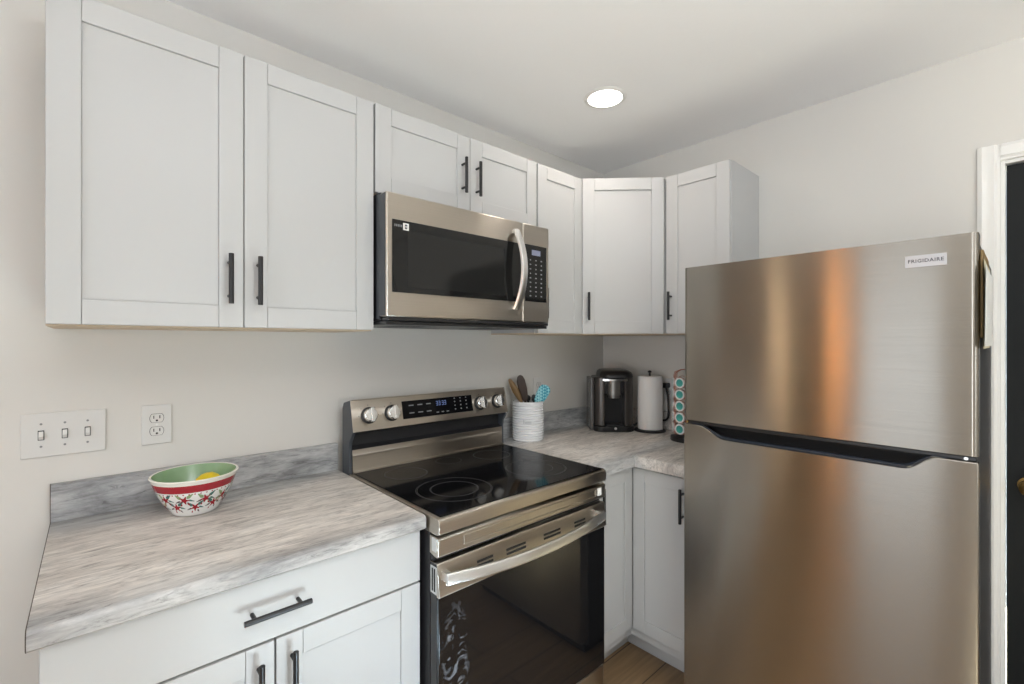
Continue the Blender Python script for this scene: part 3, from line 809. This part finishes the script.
duplex('wall_outlet', 'white duplex wall outlet above the counter, between switch plate and stove', (-.549, 0, 1.149), 0)
duplex('wall_outlet', 'white duplex wall outlet on the back wall behind the utensil crock', (1.098, 0, 1.148), 0)
duplex('wall_outlet', 'white duplex wall outlet on the right wall behind the paper towels', (XR, -.440, 1.140), R(-90))
t = thing('light_switch', 'white three-toggle light switch plate on the wall at far left', 'light switch', (-.7495, 0, 1.149))
obj('cover_plate', MB().box(-.0845, .0845, -.0055, -.0005, -.059, .059), M['plate'], t, bevel=.002)
for k in (-1, 0, 1):
    x = k * .046
    fr_ = MB().box(x - .0062, x + .0062, -.0060, -.0057, -.013, .013)
    obj('switch_opening', fr_, M['slot'], t)
    tg = MB().prism([(-.0061, -.0105), (-.0105, -.011), (-.0145, -.002), (-.0075, .0105), (-.0061, .0105)], x - .0047, x + .0047, axis='x')
    obj('toggle', tg, M['plate'], t, bevel=.0006)
    for z in (-.030, .030): obj('screw', MB().cyl((x, -.0057, z), (x, -.0066, z), .0028, n=12), M['mark'], t)

# ------------------------------------------------------------------ recessed light
t = thing('recessed_light', 'round recessed ceiling light glowing near the corner cabinets', 'ceiling light', (.937, -.562, H))
obj('trim_ring', MB().lathe([(.072, -.0005), (.088, -.0005), (.090, -.003), (.084, -.007), (.074, -.008), (.072, -.006)] + [(.072, -.0005)], 56), M['trimw'], t)
obj('lens', MB().lathe([(0, -.005), (.0715, -.005), (.0715, -.001), (0, -.001)], 56), M['lens'], t)
ld_ = bpy.data.lights.new('recessed_lamp', 'AREA'); ld_.shape = 'DISK'; ld_.size = .13; ld_.energy = 1.8; ld_.color = (1.0, .90, .80); ld_.spread = R(160)
lo = bpy.data.objects.new('recessed_lamp', ld_); C.objects.link(lo); lo.parent = t; lo.location = (0, 0, -.0085)

# ------------------------------------------------------------------ bowl and lemon
def bowl_r(z):      # outer radius at height z
    zs = [(0, .052), (.006, .057), (.03, .073), (.06, .089), (.085, .098), (.100, .103), (.106, .105)]
    for (a, ra), (b, rb) in zip(zs, zs[1:]):
        if z <= b: return ra + (rb - ra) * (z - a) / (b - a)
    return zs[-1][1]
t = thing('bowl', 'white bowl with red band, holly pattern and green inside, on the left countertop', 'bowl', (-.474, -.168, CZ + .0005))
bw = MB()
prof = [(0, 0), (.047, 0), (.052, .0015)]
zz = [.006, .014, .022, .03, .04, .05, .06, .068, .0755, .0765, .084, .092, .097, .098, .102]
prof += [(bowl_r(z), z) for z in zz]
k0 = len(prof)
prof += [(.1055, .105), (.1075, .109), (.1055, .1115), (.101, .1105)]
k1 = len(prof)
prof += [(.097, .098), (.090, .078), (.080, .053), (.062, .026), (.044, .012), (0, .010)]
def bmi(i):
    if i >= k1 - 1: return 1
    z = (prof[i][1] + prof[i + 1][1]) / 2
    if i >= k0 - 1 or z > .0975: return 2
    return 3 if z > .076 else 0
bw.lathe(prof, 72, mi=bmi)
def onb(s, z, off=.0006):       # s = arc length at mid radius
    a = s / .09; r = bowl_r(z) + off
    return (r * math.cos(a), r * math.sin(a), z)
def leaf(s, z, ang, ln, wd, mi):
    pts = []
    for i in range(12):
        u = 2 * PI * i / 12; x = ln / 2 * math.cos(u); y = wd / 2 * math.sin(u) * (0.75 + .25 * math.cos(3 * u))
        pts.append(onb(s + x * math.cos(ang) - y * math.sin(ang), min(.074, max(.008, z + x * math.sin(ang) + y * math.cos(ang)))))
    bw.poly(pts, mi)
rnd = random.Random(3)
circ = 2 * PI * .09
nclu = 22
for i in range(nclu):
    s = circ * i / nclu; up = .054 if i % 2 else .032
    z = up + rnd.uniform(-.004, .004)
    for k in range(5): leaf(s + .006 * math.cos(k * 1.257 + i), z + .006 * math.sin(k * 1.257 + i), k * 1.257 + i, .014, .008, 3)
    a0 = rnd.uniform(0, 6.28)
    leaf(s + .014, z + .012, .7, .020, .010, 4 if i % 3 else 5); leaf(s - .013, z + .011, 2.3, .019, .010, 5 if i % 2 else 4)
    leaf(s - .016, z - .004, 3.5, .015, .006, 6); leaf(s + .017, z - .002, -.4, .016, .006, 4)
    leaf(s + .010, z - .013, -1.0, .010, .006, 3 if i % 2 else 6); leaf(s - .009, z - .014, 1.2, .008, .005, 3)
for i in range(44):
    leaf(circ * i / 44, .0725, PI / 2, .004, .005, 3)
obj('bowl_shell', bw, [M['bowlout'], M['bowlin'], M['bowlrim'], M['bowlred'], M['bowlgrn'], M['bowlgrn2'], M['bowldk']], t, smooth=40)
lm = MB()
lp = [(0, -.038), (.004, -.037), (.008, -.034), (.018, -.027), (.026, -.014), (.028, 0), (.026, .014), (.018, .026), (.008, .033), (.004, .037), (0, .038)]
lm.lathe(lp, 28).xf(Matrix.Rotation(R(80), 4, 'Y'))
lo_ = obj('lemon', lm, M['lemon'], loc=(-.438, -.140, CZ + .069), rotz=R(-20))
tag(lo_, 'yellow lemon lying inside the floral bowl', 'lemon')

# ------------------------------------------------------------------ utensil crock and tools
cxk, cyk = .922, -.103
t = thing('utensil_crock', 'white ribbed ceramic utensil crock on the counter right of the stove', 'crock', (cxk, cyk, CZ + .0005))
HK = .192; RK = .0795
pr = [(0, 0), (RK - .006, 0), (RK - .001, .004)]
nr = 14
for i in range(nr):
    z0 = .010 + i * (HK - .022) / nr; dz = (HK - .022) / nr
    for k in range(5): pr.append((RK - .0042 * (0.5 + 0.5 * math.cos(2 * PI * k / 5)) ** 2, z0 + dz * k / 5))
pr += [(RK - .001, HK - .006), (RK - .001, HK - .001), (RK - .004, HK), (RK - .007, HK - .002), (RK - .008, .012), (0, .010)]
obj('crock_body', MB().lathe(pr, 64), M['crock'], t, smooth=30)
# embossed name plate, faint strokes
em = MB()
for k, (hh, da) in enumerate(((.020, -.26), (.012, -.17), (.012, -.10), (.012, -.03), (.012, .04), (.012, .11), (.012, .18))):
    a = math.atan2(-1.769 - cyk, -.695 - cxk) + da
    p = Vector((math.cos(a), math.sin(a), 0)) * (RK + .0003)
    sd = Vector((-math.sin(a), math.cos(a), 0)) * .0022
    z = .088
    em.poly([p - sd + Vector((0, 0, z)), p + sd + Vector((0, 0, z)), p + sd + Vector((0, 0, z + hh)), p - sd + Vector((0, 0, z + hh))])
obj('embossed_mark', em, mat('faint_grey', (.6, .61, .62), .4), t)
vr = Vector((.742, -.670, 0)); vf = Vector((.670, .742, 0))
def K(right, fwd, z):  # point in the crock frame: right/away as seen from the room
    p = Vector((cxk, cyk, CZ)) + vr * right + vf * fwd; return (p.x, p.y, p.z + z)
def tool(name, label, a, b, head, r, m, hm=None, cat='utensil', up=(.67, .742, 0)):
    """handle from a (in crock) to b (top); head list of (t along beyond b, half width, half thick)"""
    A, B = Vector(a), Vector(b); t_ = thing(name, label, cat, a)
    d = (B - A)
    obj('handle', MB().tube([(0, 0, 0), d * .5, d], [r, r * .9, r], 12), m, t_)
    dn = d.normalized()
    side = dn.cross(Vector(up)).normalized(); th = side.cross(dn)
    rings = []; mb = MB(); n = 14
    for (s, hw, ht) in head:
        c = d + dn * s
        rings.append([mb.bm.verts.new(c + side * hw * math.cos(2 * PI * k / n) + th * ht * math.sin(2 * PI * k / n)) for k in range(n)])
    for p, q in zip(rings, rings[1:]):
        for k in range(n): mb.bm.faces.new([p[k], p[(k + 1) % n], q[(k + 1) % n], q[k]])
    mb.bm.faces.new(rings[0]); mb.bm.faces.new(rings[-1])
    obj('head', mb, hm or m, t_, smooth=50)
    return t_
tool('wooden_spoon', 'brown wooden utensil leaning left in the white crock', K(.055, .0, .016), K(-.034, .0, .186),
     [(.0, .007, .005), (.02, .012, .006), (.06, .016, .007), (.10, .014, .006), (.125, .008, .004), (.13, .003, .002)], .0065, M['woodsp'])
tool('spatula', 'dark flat spatula standing upright in the white crock, beside the wooden one', K(.022, .030, .016), K(-.014, .028, .188),
     [(.0, .012, .003), (.02, .019, .003), (.06, .023, .003), (.105, .021, .003), (.125, .014, .003), (.132, .005, .002)], .0065, M['darkwood'])
tool('ladle', 'short black utensil with rounded end low in the crock middle', K(.010, .050, .016), K(.002, .048, .185),
     [(.0, .008, .006), (.006, .014, .008), (.018, .015, .008), (.026, .009, .006), (.029, .003, .002)], .006, M['blackpl'])
tool('turner', 'short black utensil between the rounded one and the teal one in the crock', K(.034, .020, .016), K(.030, .016, .185),
     [(.0, .006, .004), (.008, .012, .004), (.022, .013, .004), (.034, .007, .003), (.036, .003, .002)], .006, M['blackpl'])
tool('silicone_spatula', 'teal checked silicone spatula leaning right in the white crock', K(-.045, -.022, .016), K(.044, -.024, .180),
     [(.0, .012, .004), (.012, .022, .005), (.045, .029, .005), (.080, .030, .005), (.096, .022, .004), (.102, .008, .003)], .006, M['blackpl'], M['teal'])

# ------------------------------------------------------------------ coffee maker
t = thing('coffee_maker', 'dark slate single-cup coffee maker in the counter corner', 'coffee maker', (1.470, -.212, CZ + .0005), R(-44))
def rrect(x0, x1, y0, y1, rf, rb, n=6):
    return arc(x0 + rf, y0 + rf, rf, 180, 270, n) + arc(x1 - rf, y0 + rf, rf, 270, 360, n) + arc(x1 - rb, y1 - rb, rb, 0, 90, n) + arc(x0 + rb, y1 - rb, rb, 90, 180, n)
obj('base', MB().prism(rrect(-.112, .108, -.118, .105, .05, .06), 0, .030), M['blackpl'], t, bevel=.004)
u_ = arc(-.064, -.060, .042, 180, 270, 6) + [(-.056, -.102), (-.056, -.02), (.052, -.02), (.052, -.102)] + arc(.062, -.060, .042, 270, 360, 6) + arc(.064, .060, .040, 0, 90, 5) + arc(-.066, .060, .040, 90, 180, 5)
obj('body', MB().prism(u_, .0305, .292), M['keurig'], t, bevel=.003)
obj('back_bay', MB().box(-.0555, .0515, -.032, -.0205, .0305, .2915), M['blackpl'], t)
obj('brew_housing', MB().box(-.0552, .0512, -.098, -.0325, .205, .2915), M['blackpl'], t, bevel=.004)
# tall smoked tank on the viewer's left
obj('water_tank', MB().prism(rrect(-.130, -.1065, -.070, .085, .010, .010, 3), .004, .288), M['tank'], t, bevel=.003)
lidr = []
for i, (z, s, dy) in enumerate(((.2925, 1.0, 0), (.306, .985, .002), (.319, .93, .006), (.328, .80, .012), (.332, .5, .014))):
    lidr.append([(x * s, y * s + dy, z + (.0 if i < 1 else .012 * (y + .1))) for x, y in rrect(-.078, .104, -.112, .100, .045, .045)])
lmb = MB(); rings = [[lmb.bm.verts.new(p) for p in r] for r in lidr]
nn = len(rings[0])
for a, b in zip(rings, rings[1:]):
    for i in range(nn): lmb.bm.faces.new([a[i], a[(i + 1) % nn], b[(i + 1) % nn], b[i]])
lmb.bm.faces.new(rings[0]); lmb.bm.faces.new(rings[-1])
obj('lid', lmb, M['blackpl'], t, smooth=40)
obj('handle_band', MB().prism(arc(0, .06, .178, 248, 292, 12) + list(reversed(arc(0, .06, .172, 250, 290, 12))), .274, .284), M['chrome'], t)
obj('brew_head', MB().cyl((-.003, -.082, .195), (-.003, -.082, .272), .037, n=32).cyl((-.003, -.082, .180), (-.003, -.082, .1945), .030, n=32), M['brewhead'], t, bevel=.002)
obj('drip_tray', MB().prism(rrect(-.052, .050, -.122, -.035, .03, .004), .0305, .040), M['blackmat'], t, bevel=.002)
obj('brew_button', MB().cyl((0, -.1165, .020), (0, -.1225, .020), .007, n=16), M['chrome'], t)
# cord along the counter to the outlet: built in the maker's local frame
def to_local(root, p):
    q = Vector(p) - root.location; a = -root.rotation_euler.z
    return (q.x * math.cos(a) - q.y * math.sin(a), q.x * math.sin(a) + q.y * math.cos(a), q.z)
def bez(P, n=40):
    out = []
    P = [Vector(p) for p in P]; P = [P[0]] + P + [P[-1]]
    for i in range(1, len(P) - 2):
        for j in range(n // (len(P) - 3)):
            u = j / (n // (len(P) - 3)); a, b, c, d_ = P[i - 1], P[i], P[i + 1], P[i + 2]
            out.append(0.5 * ((2 * b) + (c - a) * u + (2 * a - 5 * b + 4 * c - d_) * u * u + (3 * b - a - 3 * c + d_) * u ** 3))
    out.append(P[-2]); return out
cord = bez([(1.560, -.205, CZ + .007), (1.605, -.262, CZ + .007), (1.643, -.310, CZ + .04), (1.645, -.420, CZ + .05), (1.634, -.462, CZ + .07), (1.632, -.468, 1.04), (1.634, -.462, 1.11), (1.643, -.447, 1.153), (1.650, -.440, 1.162)], 64)
obj('power_cord', MB().tube([to_local(t, p) for p in cord], .0058, 10), M['blackpl'], t)
plug = MB().box(-.019, .019, -.046, -.0085, .0065, .034)
plug.xf(Matrix.Translation(to_local(t, (XR, -.440, 1.140))) @ Matrix.Rotation(R(-90) - t.rotation_euler.z, 4, 'Z'))
obj('plug', plug, M['blackpl'], t, bevel=.004)

# ------------------------------------------------------------------ paper towels
px, py = 1.566, -.394
t = thing('paper_towel_holder', 'black metal upright holder carrying the paper towel roll', 'paper towel holder', (px, py, CZ + .0005))
obj('base', MB().lathe([(0, 0), (.083, 0), (.085, .003), (.081, .009), (.02, .011), (0, .011)], 48), M['black'], t)
obj('post', MB().cyl((0, 0, .0112), (0, 0, .315), .006, n=16), M['black'], t)
obj('finial', MB().lathe([(.004, .3152), (.010, .318), (.011, .322), (.007, .328), (0, .330)], 24), M['black'], t)
rl = MB()
R0, R1 = .021, .064
rl.lathe([(R0, .0), (R1 - .003, 0), (R1, .003), (R1, .285), (R1 - .003, .288), (R0, .288), (R0, .0)], 56)
# loose end of the outer sheet
a0 = math.atan2(-1.77 - py, -.695 - px) + .75
fl = []
for z in (.001, .287):
    fl.append([((R1 + .0008 + .0045 * (i / 12) ** 2) * math.cos(a0 + i * .045), (R1 + .0008 + .0045 * (i / 12) ** 2) * math.sin(a0 + i * .045), z) for i in range(13)])
rl.grid(fl)
ro = obj('paper_towel_roll', rl, M['paper'], loc=(px, py, CZ + .0122))
tag(ro, 'white paper towel roll standing on the black holder', 'paper towel')

# ------------------------------------------------------------------ coffee pod carousel
gx, gy = 1.482, -.655
t = thing('pod_carousel', 'tall wire coffee pod carousel on a black base beside the fridge', 'pod rack', (gx, gy, CZ + .0005))
obj('base', MB().lathe([(0, 0), (.080, 0), (.082, .004), (.080, .020), (.055, .026), (0, .027)], 48), M['blackpl'], t)
obj('post', MB().cyl((0, 0, .0272), (0, 0, .352), .006, n=14), M['black'], t)
obj('top_knob', MB().lathe([(.004, .3522), (.011, .358), (.012, .366), (.006, .374), (0, .376)], 24), M['black'], t)
va = math.atan2(-1.769 - gy, -.695 - gx)
angs = [va + R(a) for a in (-31, -84, 26)]      # columns as seen: near-left, left edge, right
lev = [.062, .118, .174, .230, .286]
wr_ = MB()
for a in [va + R(x) for x in (-31, -84, 26, 86, 146, 206)]:
    e = Vector((math.cos(a), math.sin(a), 0)); sd = Vector((-math.sin(a), math.cos(a), 0))
    for s in (-.026, .026):
        pts = [e * .012 + sd * s * .3 + Vector((0, 0, .030)), e * .062 + sd * s + Vector((0, 0, .034))]
        pts += [e * .062 + sd * s + Vector((0, 0, .05 + .03 * k)) for k in range(10)]
        pts += [e * .058 + sd * s + Vector((0, 0, .335)), e * .03 + sd * s * .6 + Vector((0, 0, .348)), e * .008 + Vector((0, 0, .349))]
        wr_.tube(pts, .0017, 8)
    for z in lev:
        ring = [e * .062 + sd * .0262 * math.cos(2 * PI * k / 20) + Vector((0, 0, z + .0262 * math.sin(2 * PI * k / 20))) for k in range(20)]
        wr_.tube(ring, .0015, 6, close=True)
obj('wire_frame', wr_, M['copper'], t)
names_l = ['lowest', 'second from the bottom', 'middle', 'second from the top', 'topmost']
cols = ['front column of the carousel', 'left-edge column of the carousel', 'carousel column beside the fridge']
first = None
for ci, a in enumerate(angs):
    e = Vector((math.cos(a), math.sin(a), 0))
    for li, z in enumerate(lev):
        loc = (gx + e.x * .071, gy + e.y * .071, CZ + .0005 + z)
        rz = a + PI / 2          # pod local -y faces outwards
        lab = 'turquoise coffee pod, %s in the %s' % (names_l[li], cols[ci])
        if first is None:
            p = thing('coffee_pod', lab, 'coffee pod', loc, rz, 'coffee pods on the carousel')
            mrot = Matrix.Rotation(R(90), 4, 'X')
            cup = MB().lathe([(0, -.040), (.0165, -.040), (.018, -.038), (.0222, -.004), (.0245, -.002), (.0255, -.0005), (.0248, .0014), (.0225, .0018), (.0185, .0006), (0, .0003)], 32)
            obj('cup', cup.xf(mrot), M['podrim'], p)
            lidm = MB().lathe([(0, .0016), (.0170, .0016), (.0180, .0009), (.0180, .0005), (0, .0005)], 32)
            obj('foil_lid', lidm.xf(mrot), M['podfoil'], p)
            first = p
        else:
            dup_tree(first, loc, rz, lab)
